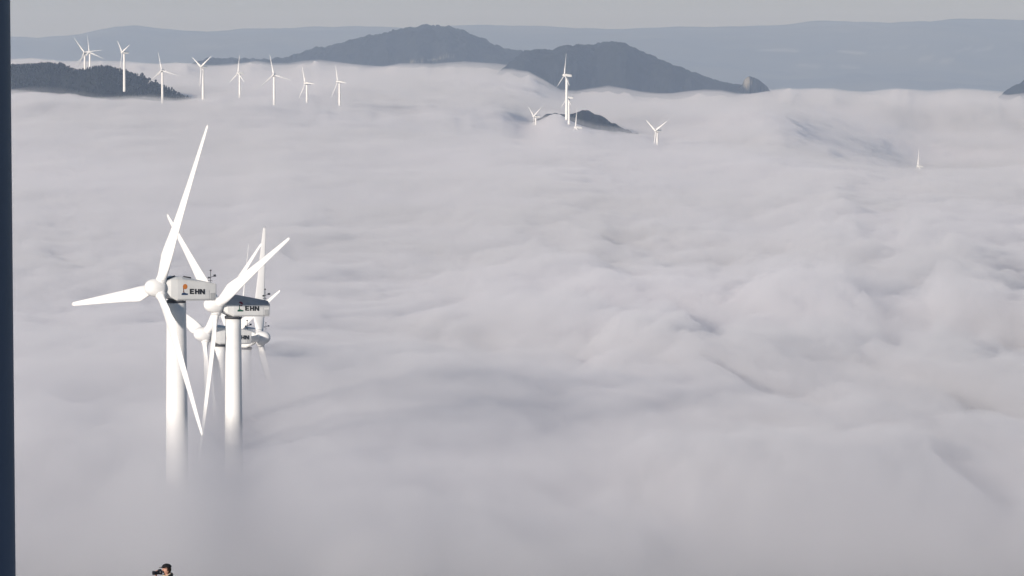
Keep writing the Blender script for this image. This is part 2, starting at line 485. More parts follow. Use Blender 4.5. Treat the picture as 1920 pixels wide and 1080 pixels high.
ys = np.concatenate([np.linspace(-380, -20, 10), np.linspace(-10, 200, 70), np.geomspace(204, 13400, 620), np.geomspace(13800, 39000, 20)])
us = np.linspace(-1, 1, 321)
GX = np.outer(200 + 0.2 * np.maximum(ys, 0), us)
GYY = np.repeat(ys[:, None], len(us), 1)
Z = ground_z(GX, GYY) + 0.12 * fbm(GX / 2.5, GYY / 2.5, 3, 3) * (GYY > 14)
ft = on_fog_grid(FZ, GX, GYY)
gpx = GX / np.maximum(GYY, 1) * F + 960
gr = 1 / (1 + np.exp(-(gpx - 1000) / 200.0))
gs = GYY + (0.6 + 1.5 * gr) * GX
wxx = GX + 16 * fbm(GX / 60, gs / 300, 501, 3)
wyy = gs + 90 * fbm(GX / 60, gs / 300, 511, 3)
n1 = fbm(wxx / 62, wyy / 300, 521, 5, 0.55)
n2 = fbm(wxx / 210, wyy / 1200, 541, 5, 0.55)
wf_ = np.clip((GYY - 1200) / 2000, 0, 1)
nn = (1 - 0.6 * wf_) * n1 + (0.35 + 0.9 * wf_) * n2
thick = (10 + 4 * np.clip((GYY - 500) / 300, 0, 1) + 9 * wf_) * np.exp((THIN_L + THIN_R * gr) * nn)
thick = np.maximum(thick, 4.0)
near_t = np.clip((GYY - 330) / 60, 0, 1)
Z = np.where((GYY > 330) & (GYY < 12000), np.maximum(Z, (ft - thick) * near_t + Z * (1 - near_t)), Z)
M['ground'] = land_mat('heath_ground', (0.035, 0.04, 0.02), (0.09, 0.085, 0.045), (0.2, 0.18, 0.12), 0.15)
o = grid_mesh('ground', GX, GYY, Z, M['ground'])
tag(o, 'dark heath slope falling away under the fog', 'ground', kind='structure')

def solid_sheet(name, X, Y, Zt, Zb, material):
    """closed body between a top sheet and a coarse bottom"""
    nr, nc = X.shape
    top = np.stack([X, Y, Zt], -1).reshape(-1, 3)
    bot = np.stack([X, Y, Zb], -1).reshape(-1, 3)
    co = np.concatenate([top, bot])
    N = nr * nc
    idx = np.arange(N).reshape(nr, nc)
    qt = np.stack([idx[:-1, :-1], idx[:-1, 1:], idx[1:, 1:], idx[1:, :-1]], -1).reshape(-1, 4)
    qb = qt[:, ::-1] + N
    loop = np.concatenate([idx[0, :], idx[1:, -1], idx[-1, -2::-1], idx[-2:0:-1, 0]])
    nx = np.roll(loop, -1)
    qs = np.stack([loop, loop + N, nx + N, nx], -1)
    return mesh_from(name, co, np.concatenate([qt, qb, qs]), material, True)

FOG_MFP = 17.0
def vol_mat(name, col, dens, g, clear=False):
    m = bpy.data.materials.new(name)
    m.use_nodes = True
    n = m.node_tree.nodes
    n.clear()
    out = n.new('ShaderNodeOutputMaterial')
    v = n.new('ShaderNodeVolumePrincipled')
    v.inputs['Color'].default_value = col + (1,)
    v.inputs['Density'].default_value = dens
    v.inputs['Anisotropy'].default_value = g
    if clear:
        v.inputs['Absorption Color'].default_value = (1, 1, 1, 1)    # scatters blue most, absorbs nothing
    v.inputs['Density Attribute'].default_value = ''
    v.inputs['Temperature Attribute'].default_value = ''
    v.inputs['Color Attribute'].default_value = ''
    m.node_tree.links.new(v.outputs[0], out.inputs['Volume'])
    m.cycles.homogeneous_volume = True
    return m
M['fog'] = vol_mat('fog_vapour', (0.992, 0.975, 0.98), 1.0 / FOG_MFP, 0.0)
fog = solid_sheet('fog', FX, DD, FZ, np.minimum(GZf, FZ - 0.5), M['fog'])
tag(fog, 'pale grey billowing sea of fog filling the valley', 'fog', kind='stuff')

# a thinner veil of the same fog hangs round the near turbines
Dv = np.geomspace(330, 1050, 150)
vx = np.array([-700, -300, 0, 150, 250, 320, 360, 430, 470, 520, 620, 760, 1000, 1500, 1900, 2500], float)
veil = {330: [1240, 1240, 1240, 1230, 1220, 1220, 1225, 1240, 1240, 1240, 1240, 1240, 1250, 1300, 1320, 1350],
        365: [1075, 1065, 1055, 1030, 1015, 1005, 1020, 1050, 1060, 1060, 1060, 1060, 1080, 1150, 1180, 1200],
        400: [980, 965, 950, 925, 905, 895, 915, 960, 960, 955, 945, 950, 970, 1040, 1060, 1080],
        440: [880, 870, 850, 836, 824, 816, 838, 886, 886, 872, 865, 865, 890, 960, 980, 1000],
        468: [830, 820, 800, 786, 770, 760, 785, 850, 850, 835, 818, 815, 830, 910, 930, 940],
        520: [745, 742, 740, 740, 740, 740, 755, 800, 800, 780, 755, 742, 760, 835, 850, 860],
        590: [675, 673, 672, 672, 672, 672, 668, 664, 664, 665, 668, 672, 690, 760, 770, 780],
        640: [645, 644, 643, 642, 642, 642, 642, 645, 645, 646, 648, 652, 668, 740, 750, 760],
        784: [612, 612, 612, 612, 612, 612, 612, 614, 614, 614, 614, 616, 630, 690, 700, 710],
        1050: [575] * 12 + [590, 640, 650, 660]}
Dk = np.array(sorted(veil), float)
vt = np.array([veil[k] for k in sorted(veil)], float)
uv = np.linspace((-700 - 960) / F, (2500 - 960) / F, 220)
tmp = np.array([np.interp(uv * F + 960, vx, row) for row in vt])
VP = np.array([np.interp(np.log(Dv), np.log(Dk), tmp[:, i]) for i in range(len(uv))]).T
for _ in range(3):
    VP[1:-1] = (VP[:-2] + 2 * VP[1:-1] + VP[2:]) / 4
    VP[:, 1:-1] = (VP[:, :-2] + 2 * VP[:, 1:-1] + VP[:, 2:]) / 4
U2, D2 = np.meshgrid(uv, Dv)
VX = U2 * D2
VZ = CAM.z - (VP - 80) / F * D2 + 1.5 * fbm(VX / 17, (D2 + 1.2 * VX) / 85, 301, 5, 0.6) * np.clip(np.abs(VX / D2 * F + 960 - 370) / 160, 0.35, 1)
edge_w = np.clip(np.minimum(U2 - uv[0], uv[-1] - U2) * F / 260, 0, 1) * np.clip((1050 - D2) / 150, 0, 1)
VZ -= (1 - edge_w) ** 2 * 9
VB = ground_z(VX, D2) - 5.0
VZ = np.maximum(VZ, VB + 0.5)
M['veil'] = vol_mat('thin_fog_vapour', (0.992, 0.975, 0.98), 1.0 / 36.0, 0.0)
vo = solid_sheet('mist', VX, D2, VZ, VB, M['veil'])
tag(vo, 'thin mist round the towers of the nearest turbines', 'mist', kind='stuff')

# loose wisps drift over the dense fog
sel = slice(0, len(pxs), 2)
rows = np.where((Dr > 360) & (Dr < 3600))[0][::2]
WX = FX[rows][:, sel]; WD = DD[rows][:, sel]
WZ = FZ[rows][:, sel]
for _ in range(10):
    WZ[1:-1] = (WZ[:-2] + 2 * WZ[1:-1] + WZ[2:]) / 4
    WZ[:, 1:-1] = (WZ[:, :-2] + 2 * WZ[:, 1:-1] + WZ[:, 2:]) / 4
wr_ = 1 / (1 + np.exp(-(WX / WD * F + 960 - 1000) / 220.0))
ws = WD + (0.3 + 1.3 * wr_) * WX
q1 = WX + 12 * fbm(WX / 40, ws / 160, 601, 3)
q2 = ws + 55 * fbm(WX / 40, ws / 160, 611, 3)
sc = np.clip(WD / 800, 0.75, 3.0)
wn = fbm(q1 / 34 / sc, q2 / 170 / sc, 621, 7, 0.66) + 0.6 * fbm(q1 / 110 / sc, q2 / 500 / sc, 641, 3)
wamp = (1.9 + 1.7 * wr_) * np.clip(WD / 800, 0.5, 1.35) * (1 - 0.45 * np.clip((WD - 1000) / 900, 0, 1) * (1 - 0.35 * wr_))
wn += 0.30 * fbm(q1 / 6.5 / sc, q2 / 40 / sc, 661, 3, 0.6)
endw = np.clip((WD - 360) / 60, 0, 1) * np.clip((3600 - WD) / 900, 0, 1)
WT = WZ + wamp * endw * (wn * 1.3 + 0.15) - 2.0 * (1 - endw)
WB = np.minimum(WZ - 3.5, WT - 0.3)
M['wisp'] = vol_mat('wispy_fog_vapour', (0.992, 0.975, 0.98), 1.0 / 34.0, 0.0)
vo = solid_sheet('mist', WX, WD, WT, WB, M['wisp'])
tag(vo, 'loose soft wisps drifting over the billows of the fog', 'mist', kind='stuff')

# and a faint one softens the far surface
sel = slice(0, len(pxs), 3)
rows = np.where((Dr > 1000) & (Dr < 9400))[0][::3]
MX = FX[rows][:, sel]; MD = DD[rows][:, sel]
MZ = FZ[rows][:, sel]
for _ in range(1):
    MZ[1:-1] = (MZ[:-2] + 2 * MZ[1:-1] + MZ[2:]) / 4
    MZ[:, 1:-1] = (MZ[:, :-2] + 2 * MZ[:, 1:-1] + MZ[:, 2:]) / 4
thick = (5.0 + 7.0 * np.clip((MD - 5000) / 2500, 0, 1)) * np.clip((MD - 1000) / 2500, 0, 1) + 4.0 * fbm(MX / 90, MD / 500, 401, 4) * np.clip((MD - 1000) / 2500, 0, 1)
M['farveil'] = vol_mat('faint_fog_vapour', (0.992, 0.975, 0.98), 1.0 / 600.0, 0.0)
vo = solid_sheet('mist', MX, MD, MZ + np.maximum(thick, 0.2), MZ - 6.0, M['farveil'])
tag(vo, 'faint mist lying over the far surface of the fog', 'mist', kind='stuff')

# ------------------------------------------------------------------ haze in the air
bm = bmesh.new()
box(bm, (0, 19700, (-200 - 5 + 420) / 2 - 5), (16600, 40600, 640))
M['haze'] = vol_mat('air_haze', (0.62, 0.765, 1.0), 8.0e-5, 0.08, clear=True)
hz = link('haze', bm, M['haze'], smooth=False)
tag(hz, 'thin blue morning haze in the air', 'haze', kind='stuff')

# ------------------------------------------------------------------ wind turbines
OV = 2.2                         # rotor plane ahead of the tower axis
HUB_Z = 40.0
TILT = R(6.3)

def blade_mesh():
    bm = bmesh.new()
    st = [(0.45, 1.1, 1.1, 20), (1.0, 1.12, 1.06, 20), (1.7, 1.32, 0.84, 18), (2.6, 1.62, 0.60, 15), (3.6, 1.86, 0.42, 12), (4.6, 1.80, 0.35, 10),
          (6.5, 1.52, 0.28, 7), (9.0, 1.28, 0.22, 4.5), (12.0, 1.02, 0.16, 2.5), (15.0, 0.78, 0.115, 1.2), (17.8, 0.57, 0.08, 0.4), (19.1, 0.44, 0.055, 0), (19.5, 0.22, 0.03, 0)]
    n = 16
    rings = []
    for r, c, th, tw in st:
        blend = max(0.0, min(1.0, (r - 1.2) / 2.4))
        ring = []
        for i in range(n):
            a = 2 * math.pi * i / n
            x = math.cos(a); t = math.sin(a)
            # round root -> aerofoil: leading edge at +x, sharper trailing edge at -x
            tt = t * th / 2 * (1 - blend * 0.55 * (1 - x) / 2)
            xx = x * c / 2 - blend * 0.14 * c
            aw = R(tw)
            ring.append((xx * math.cos(aw) - tt * math.sin(aw), xx * math.sin(aw) + tt * math.cos(aw), r))
        rings.append(ring)
    ring_loft(bm, rings)
    return bm

def hub_mesh():
    bm = bmesh.new()
    lathe(bm, [(0.05, -1.75), (0.38, -1.66), (0.68, -1.42), (0.90, -1.05), (1.02, -0.55), (1.06, 0.0), (1.02, 0.32), (0.9, 0.42)], 28, 'Y')
    for k in range(3):
        a = 2 * math.pi * k / 3
        d = Vector((math.sin(a), 0, math.cos(a)))
        tube(bm, d * 0.5, d * 1.22, 0.66, 0.60, 20)
    return bm

def nac_sections(fold):
    # y, top, bottom, half width, ridge half width
    return [(-1.72, 0.86, -0.62, 0.82, 0.62), (-1.25, 1.04, -1.02, 1.02, 0.72), (-0.45, 1.26, -1.40, 1.12, 0.78), (0.2, 1.22, -1.43, 1.14, 0.78), (3.0, 0.66, -1.52, 1.12, 0.74), (4.42, 0.36, -1.56, 1.06, 0.70), (4.55, 0.22, -1.44, 0.95, 0.62)]

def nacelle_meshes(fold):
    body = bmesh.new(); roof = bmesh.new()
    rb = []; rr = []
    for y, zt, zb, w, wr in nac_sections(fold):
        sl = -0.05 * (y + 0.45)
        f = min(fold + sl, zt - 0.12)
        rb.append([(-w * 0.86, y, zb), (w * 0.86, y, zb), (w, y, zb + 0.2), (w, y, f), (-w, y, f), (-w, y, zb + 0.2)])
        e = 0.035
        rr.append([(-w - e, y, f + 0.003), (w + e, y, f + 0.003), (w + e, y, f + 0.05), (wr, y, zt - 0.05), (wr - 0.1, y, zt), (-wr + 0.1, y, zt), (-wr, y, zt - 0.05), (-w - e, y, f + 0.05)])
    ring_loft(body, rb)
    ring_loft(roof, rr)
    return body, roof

def letters(side, dx=0.0):
    """EHN in wide bold letters on the nacelle side; side +1 is the +x face"""
    bm = bmesh.new()
    L = {'E': [[(0, 0), (.21, 0), (.21, .58), (0, .58)], [(.21, 0), (.54, 0), (.54, .14), (.21, .14)], [(.21, .22), (.50, .22), (.50, .36), (.21, .36)], [(.21, .44), (.54, .44), (.54, .58), (.21, .58)]],
         'H': [[(0, 0), (.2, 0), (.2, .58), (0, .58)], [(.2, .21), (.39, .21), (.39, .37), (.2, .37)], [(.39, 0), (.59, 0), (.59, .58), (.39, .58)]],
         'N': [[(0, 0), (.19, 0), (.19, .58), (0, .58)], [(.43, 0), (.62, 0), (.62, .58), (.43, .58)], [(.19, .58), (.19, .32), (.43, 0), (.43, .26)]]}
    x0 = 0.0
    for ch in 'EHN':
        for poly in L[ch]:
            pts = [(x0 + u, v) for u, v in poly]
            if side > 0:
                fr = lambda u, v, w: (1.137 + w, 1.05 + dx + u, -0.72 - 0.05 * dx + v - 0.05 * u)
            else:
                fr = lambda u, v, w: (-1.137 - w, 1.05 + dx + 1.85 - u, -0.80 + v + 0.05 * u)
            prism(bm, pts, 0.012, fr)
        x0 += 0.65
    return bm

def emblem(side, fold, dx=0.0):
    disc = bmesh.new(); stem = bmesh.new(); base = bmesh.new()
    def frame(u, v, w):
        zc = v
        x = 1.137
        f = fold - 0.05 * 0.9
        if v > f:                      # on the sloping roof panel
            x = 1.165 - (v - f) * 0.27
        return ((x + w) * side, dx + ((0.0 + u) if side > 0 else (0.92 - u)), zc)
    n = 20
    prism(disc, [(0.46 + 0.29 * math.cos(2 * math.pi * i / n), 0.12 + 0.29 * math.sin(2 * math.pi * i / n)) for i in range(n)], 0.012, frame)
    prism(stem, [(0.20, -0.52), (0.36, -0.52), (0.31, -0.30), (0.33, -0.10), (0.27, 0.0), (0.20, -0.02), (0.22, -0.25)], 0.010, frame)
    prism(base, [(0.0, -0.80), (0.78, -0.82), (0.84, -0.66), (0.60, -0.62), (0.40, -0.53), (0.18, -0.55), (0.02, -0.62)], 0.012, frame)
    return disc, stem, base

GROUP = 'wind turbines standing in the sea of fog'
SHARED = {}
def shared_mesh(key, make, material, smooth=True):
    if key not in SHARED:
        bm = make()
        me = bpy.data.meshes.new(key)
        bmesh.ops.recalc_face_normals(bm, faces=bm.faces)
        bm.to_mesh(me); bm.free()
        me.materials.append(material)
        if smooth:
            me.shade_smooth()
        SHARED[key] = me
    return SHARED[key]

def add(name, me, parent):
    o = bpy.data.objects.new(name, me)
    COL.objects.link(o)
    o.parent = parent
    return o

def tower_bm(rt, rb):
    bm = bmesh.new()
    prof = []
    for h in np.linspace(0, 38.3, 30):
        t = h / 38.3
        prof.append((rb + (rt - rb) * t, h))
    lathe(bm, prof, 40)
    return bm

def ring_bm(rt, rb, hh):
    bm = bmesh.new()
    for h in (hh,):
        r = rb + (rt - rb) * h / 38.3
        lathe(bm, [(r - 0.02, h - 0.07), (r + 0.012, h - 0.07), (r + 0.012, h + 0.07), (r - 0.02, h + 0.07)], 40)
    return bm

def flat(o):
    pass

def make_turbine(label, hub, yaw, phi, detail=2, fold=0.9, roof='nacelle', logo=None, sides=(1,), dx=0.0, rt=1.0, rb=1.36, pitch=0.0, hatch=False):
    """hub: rotor centre in the world; yaw: degrees the rotor faces, anticlockwise from -Y; phi: first blade clockwise from up seen from the front"""
    rz = R(yaw)
    # local facing is -Y
    off = Vector((0, -OV, HUB_Z))
    rot = Matrix.Rotation(rz, 3, 'Z')
    loc = hub - rot @ off
    root = empty('wind_turbine', loc, rz)
    tag(root, label, 'wind turbine', GROUP)
    tw = add('tower', shared_mesh('tower_%.2f' % rt, lambda: tower_bm(rt, rb), M['white']), root)
    if detail > 1:
        for hh in (13.2, 26.0):
            add('flange', shared_mesh('flange_%.2f_%.0f' % (rt, hh), lambda: ring_bm(rt, rb, hh), M['white'], False), tw)
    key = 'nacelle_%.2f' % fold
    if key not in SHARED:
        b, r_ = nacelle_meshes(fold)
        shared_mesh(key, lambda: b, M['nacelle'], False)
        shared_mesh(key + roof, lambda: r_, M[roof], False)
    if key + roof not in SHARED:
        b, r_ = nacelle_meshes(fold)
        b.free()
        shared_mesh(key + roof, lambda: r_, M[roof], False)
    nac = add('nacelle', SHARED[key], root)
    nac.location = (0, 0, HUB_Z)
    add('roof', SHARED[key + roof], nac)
    hubo = add('rotor_hub', shared_mesh('rotor_hub', hub_mesh, M['blade']), root)
    hubo.location = (0, -OV, HUB_Z)
    # seen from the front (looking +Y) clockwise is a positive turn about -Y ... phi clockwise as seen by the camera
    hubo.rotation_euler = (Matrix.Rotation(-TILT, 4, 'X') @ Matrix.Rotation(R(phi), 4, 'Y')).to_euler()
    for k in range(3):
        bl = add('blade', shared_mesh('blade', blade_mesh, M['blade']), hubo)
        bl.rotation_euler = (Matrix.Rotation(2 * math.pi * k / 3, 4, 'Y') @ Matrix.Rotation(R(pitch), 4, 'Z')).to_euler()
    if detail > 0:
        def collar():
            bm = bmesh.new()
            lathe(bm, [(0.72, -1.95), (0.78, -1.95), (0.80, -1.60), (0.72, -1.60)], 28, 'Y')
            return bm
        c = add('shaft_collar', shared_mesh('shaft_collar', collar, M['dark']), nac)
        def yawring():
            bm = bmesh.new()
            lathe(bm, [(0.9, -1.72), (1.06, -1.72), (1.06, -1.40), (0.9, -1.40)], 32)
            return bm
        add('yaw_bearing', shared_mesh('yaw_bearing', yawring, M['dark']), nac)
        def mast():
            bm = bmesh.new()
            tube(bm, (0.25, 4.25, 0.25), (0.25, 4.25, 1.72), 0.035)
            tube(bm, (0.25, 4.05, 0.95), (0.25, 4.75, 1.12), 0.03)
            tube(bm, (-0.35, 4.25, 0.62), (0.6, 4.25, 0.62), 0.03)
            box(bm, (0.25, 4.78, 1.16), (0.05, 0.32, 0.24))
            lathe(bm, [(0.02, 1.66), (0.11, 1.70), (0.11, 1.80), (0.02, 1.84)], 10, 'Z', (0.25, 4.25, 0))
            lathe(bm, [(0.02, 0.86), (0.13, 0.90), (0.13, 1.02), (0.02, 1.06)], 10, 'Z', (0.25, 4.02, 0))
            return bm
        def seam():
            bm = bmesh.new()
            for sx in (-1, 1):
                box(bm, (sx * 1.112, 3.55, -0.9), (0.012, 0.035, 1.05))
            box(bm, (0, 3.55, -1.545), (2.236, 0.035, 0.012))
            return bm
        if detail > 1:
            add('panel_seam', shared_mesh('panel_seam', seam, M['seam'], False), nac)
            for vi, sx in enumerate((-1, 1)):
                def louvre():
                    bm = bmesh.new()
                    for k in range(5):
                        box(bm, (sx * 1.096, 4.0, -1.28 + 0.13 * k), (0.03, 0.5, 0.05))
                    box(bm, (sx * 1.082, 4.0, -1.02), (0.03, 0.56, 0.66))
                    return bm
                add('vent', shared_mesh('vent_%d' % vi, louvre, M['seam'], False), nac)
        add('wind_vane', shared_mesh('wind_vane', mast, M['dark'], False), nac)
    if hatch:
        for ya, yb, za, zb in ((-1.5, -0.55, 1.02, 1.30), (0.55, 1.5, 1.22, 1.03)):
            bm = bmesh.new()
            tube(bm, (0.62, ya, za), (0.62, yb, zb), 0.075)
            tube(bm, (0.62, ya, za - 0.15), (0.62, ya, za + 0.02), 0.05)
            tube(bm, (0.62, yb, zb - 0.15), (0.62, yb, zb + 0.02), 0.05)
            link('roof_rail', bm, M['dark'], nac)
    if logo:
        cd, cb, cs = logo
        for s in sides:
            d, st, ba = emblem(s, fold, dx)
            em = link('emblem_disc', d, M[cd], nac, False)
            link('emblem_stem', st, M[cs], nac, False)
            link('emblem_base', ba, M[cb], nac, False)
            link('lettering', letters(s, dx), M['black'], nac, False)
    return root

R_M = 19.5
def tb(label, px, py, Rpx, s, phi, face=-1, **kw):
    """rotor centre at photo pixel, blade length Rpx pixels, s = apparent width / height, face -1 left +1 right"""
    D = F * R_M / Rpx
    if s > 0.9:
        kw['pitch'] = -50              # stopped rotors with turned blades
    ang = math.degrees(math.acos(min(1, s)))        # from facing straight at the camera
    # yaw is measured from the line of sight to the turbine
    sight = math.degrees(math.atan((px - 960) / F))
    yaw = face * ang - sight
    return make_turbine(label, at(px, py, D), yaw, phi, **kw)

EMB1 = ('orange', 'blue', 'brown')
EMB2 = ('red', 'green', 'green')
tb('largest white wind turbine, nearest the camera, its nacelle marked with an orange topped emblem', 298, 540, 333, 0.50, 22, logo=EMB1, rt=1.08, rb=1.42, hatch=True)
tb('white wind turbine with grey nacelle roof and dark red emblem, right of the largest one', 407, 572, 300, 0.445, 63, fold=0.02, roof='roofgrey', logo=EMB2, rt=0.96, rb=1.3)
tb('white wind turbine whose hub shows low between the two nearest towers', 385, 627, 262, 0.45, 47, logo=EMB1, dx=1.1, rt=0.95, rb=1.25)
tb('white wind turbine facing right, one blade straight up behind the grey nacelle roof', 486, 634, 244, 0.25, 33, face=1, logo=EMB2, sides=(-1,), rt=0.95, rb=1.25, pitch=-62)
tb('mostly hidden turbine of the near group, short blade tip poking out to the right', 438, 625, 200, 0.43, 63.5, logo=EMB1, rt=0.95, rb=1.25)
tb('faint wind turbine at the back of the near group showing only a thin upright blade', 447, 642, 187, 0.10, -1, rt=0.95, rb=1.25)
fk = dict(detail=1)
tb('far turbine with blade to the upper left, left of the crossed pair above the woods', 158, 98, 34, 0.97, 83, **fk)
tb('far turbine with one blade upright, right of the crossed pair above the woods', 167, 98, 32, 0.92, -8, **fk)
tb('far white turbine with its tower standing in front of the dark wooded slope', 229, 98, 36, 0.38, -53, **fk)
tb('far turbine with a level blade to the right where the wooded hill meets the fog', 303, 132, 36, 0.95, -13, **fk)
tb('far white turbine with two raised blades just right of the wooded hill foot', 377, 125, 37, 0.55, -62, **fk)
tb('short far turbine with two blades hanging like an arrowhead', 446, 137, 34, 0.46, 0, **fk)
tb('far turbine with a long upright blade crossing the dark low ridge line', 513, 140, 38, 0.98, -12, **fk)
tb('far turbine with a level right blade, second last of the left row', 572, 156, 35, 0.50, -28, **fk)
tb('rightmost far turbine of the left row, tower dark along its right side', 633, 153, 35, 0.45, -26, **fk)
tb('tallest looking far turbine, upright blade in front of the peaked hill', 1058, 141, 41, 0.33, -2, **fk)
tb('far turbine standing low right behind the tallest one in the middle', 1063, 183, 35, 0.32, -4, **fk)
tb('far turbine sunk in the fog left of the small dark hill crest', 1001, 218, 34, 0.40, 180, **fk)
tb('far turbine with two raised blades, alone in fog right of the small hill crest', 1229, 245, 37, 0.60, 181, **fk)
tb('faint turbine nearly drowned in fog in front of the small dark hill crest', 1079, 239, 37, 0.42, -3, **fk)
tb('faintest turbine, alone and almost swallowed by the fog at the far right', 1721, 312, 32, 0.50, -5, **fk)

# ------------------------------------------------------------------ near steel post at the left edge
Dp = 10.0
pr = 0.30
edge = at(22.6, 540, Dp)
pc = Vector((edge.x - pr, Dp, 0))
gz = float(ground_z(pc.x, Dp))
post = empty('steel_post', (pc.x, Dp, gz))
tag(post, 'dark blue grey round steel post close to the camera at the left edge', 'post')
bm = bmesh.new()
seam = at(23, 522, Dp).z - gz
Hh = 7.0
sl = 0.0028
prof = [(pr + sl * (seam + 0.0 - h), h) for h in np.linspace(0.02, Hh, 24)]
lathe(bm, prof, 96)
link('shaft', bm, M['post'], post)
bm = bmesh.new()
lathe(bm, [(0.02, -0.1), (0.5, -0.1), (0.5, 0.02), (0.31, 0.022), (0.02, 0.022)], 48)
link('base_plate', bm, M['post'], post)
bm = bmesh.new()
lathe(bm, [(0.29, Hh + 0.003), (0.3, Hh + 0.05), (0.2, Hh + 0.12), (0.02, Hh + 0.16)], 48)
link('cap', bm, M['post'], post)

# ------------------------------------------------------------------ photographer at the bottom edge
M['skin'] = mat('skin', (0.56, 0.30, 0.21), 0.55, 0.08, 25)
M['jacket'] = mat('black_cloth', (0.018, 0.019, 0.022), 0.85, 0.3, 14, 0.2)
M['cap'] = mat('cap_cloth', (0.014, 0.013, 0.014), 0.85, 0.3, 20, 0.2)
M['scarf'] = mat('beige_cloth', (0.45, 0.37, 0.26), 0.9, 0.15, 30, 0.2)
M['trouser'] = mat('grey_cloth', (0.05, 0.052, 0.06), 0.9, 0.2, 14, 0.2)
M['hair'] = mat('brown_hair', (0.03, 0.014, 0.008), 0.6, 0.4, 60, 0.3)
M['shoe'] = mat('dark_leather', (0.03, 0.022, 0.018), 0.6, 0.2, 20)
M['camblack'] = mat('black_plastic', (0.012, 0.012, 0.016), 0.45, 0.1, 30)
M['glass'] = mat('lens_glass', (0.01, 0.01, 0.03), 0.05, 0, spec=0.8)

def skinned(joints, edges, root, levels=2):
    """one continuous surface grown round connected joints"""
    names = list(joints)
    me = bpy.data.meshes.new('grown')
    me.from_pydata([joints[k][:3] for k in names], [(names.index(a), names.index(b)) for a, b in edges], [])
    ob = bpy.data.objects.new('grown', me)
    COL.objects.link(ob)
    sk = ob.modifiers.new('s', 'SKIN')
    sk.use_smooth_shade = True
    for i, k in enumerate(names):
        d = me.skin_vertices[0].data[i]
        d.radius = (joints[k][3], joints[k][3])
        d.use_root = (k == root)
    sb = ob.modifiers.new('b', 'SUBSURF')
    sb.levels = levels; sb.render_levels = levels
    dg = bpy.context.evaluated_depsgraph_get()
    ev = ob.evaluated_get(dg)
    bm = bmesh.new()
    bm.from_mesh(ev.to_mesh())
    ev.to_mesh_clear()
    bpy.data.objects.remove(ob)
    bpy.data.meshes.remove(me)
    return bm

def join(dst, src):
    me = bpy.data.meshes.new('t')
    src.to_mesh(me); src.free()
    dst.from_mesh(me)
    bpy.data.meshes.remove(me)

HC = Vector((0, -0.02, 1.635))        # head centre
def ball(bm, c, s, seg=20, rings=14, shape=None):
    r = bmesh.ops.create_uvsphere(bm, u_segments=seg, v_segments=rings, radius=1.0)
    for v in r['verts']:
        p = v.co.copy()
        if shape:
            p = shape(p)
        v.co = Vector((p.x * s[0], p.y * s[1], p.z * s[2])) + Vector(c)
    return r['verts']

def head_shape(p):
    q = p.copy()
    low = max(0.0, -p.z)
    q.x *= 1 - 0.32 * low ** 1.5
    if p.y < 0:
        q.y *= 1 - 0.10 * low
    else:
        q.y *= 1 - 0.42 * low
    # eye hollows, brow, nose, mouth and chin on the -Y face
    if p.y < -0.4:
        q.y += 0.07 * math.exp(-((abs(p.x) - 0.38) / 0.18) ** 2 - ((p.z - 0.06) / 0.13) ** 2)
        q.y -= 0.05 * math.exp(-((p.z - 0.26) / 0.1) ** 2)
        q.y -= 0.06 * math.exp(-(p.x / 0.25) ** 2 - ((p.z + 0.50) / 0.10) ** 2)
        q.y -= 0.09 * math.exp(-(p.x / 0.28) ** 2 - ((p.z + 0.80) / 0.14) ** 2)
    return q

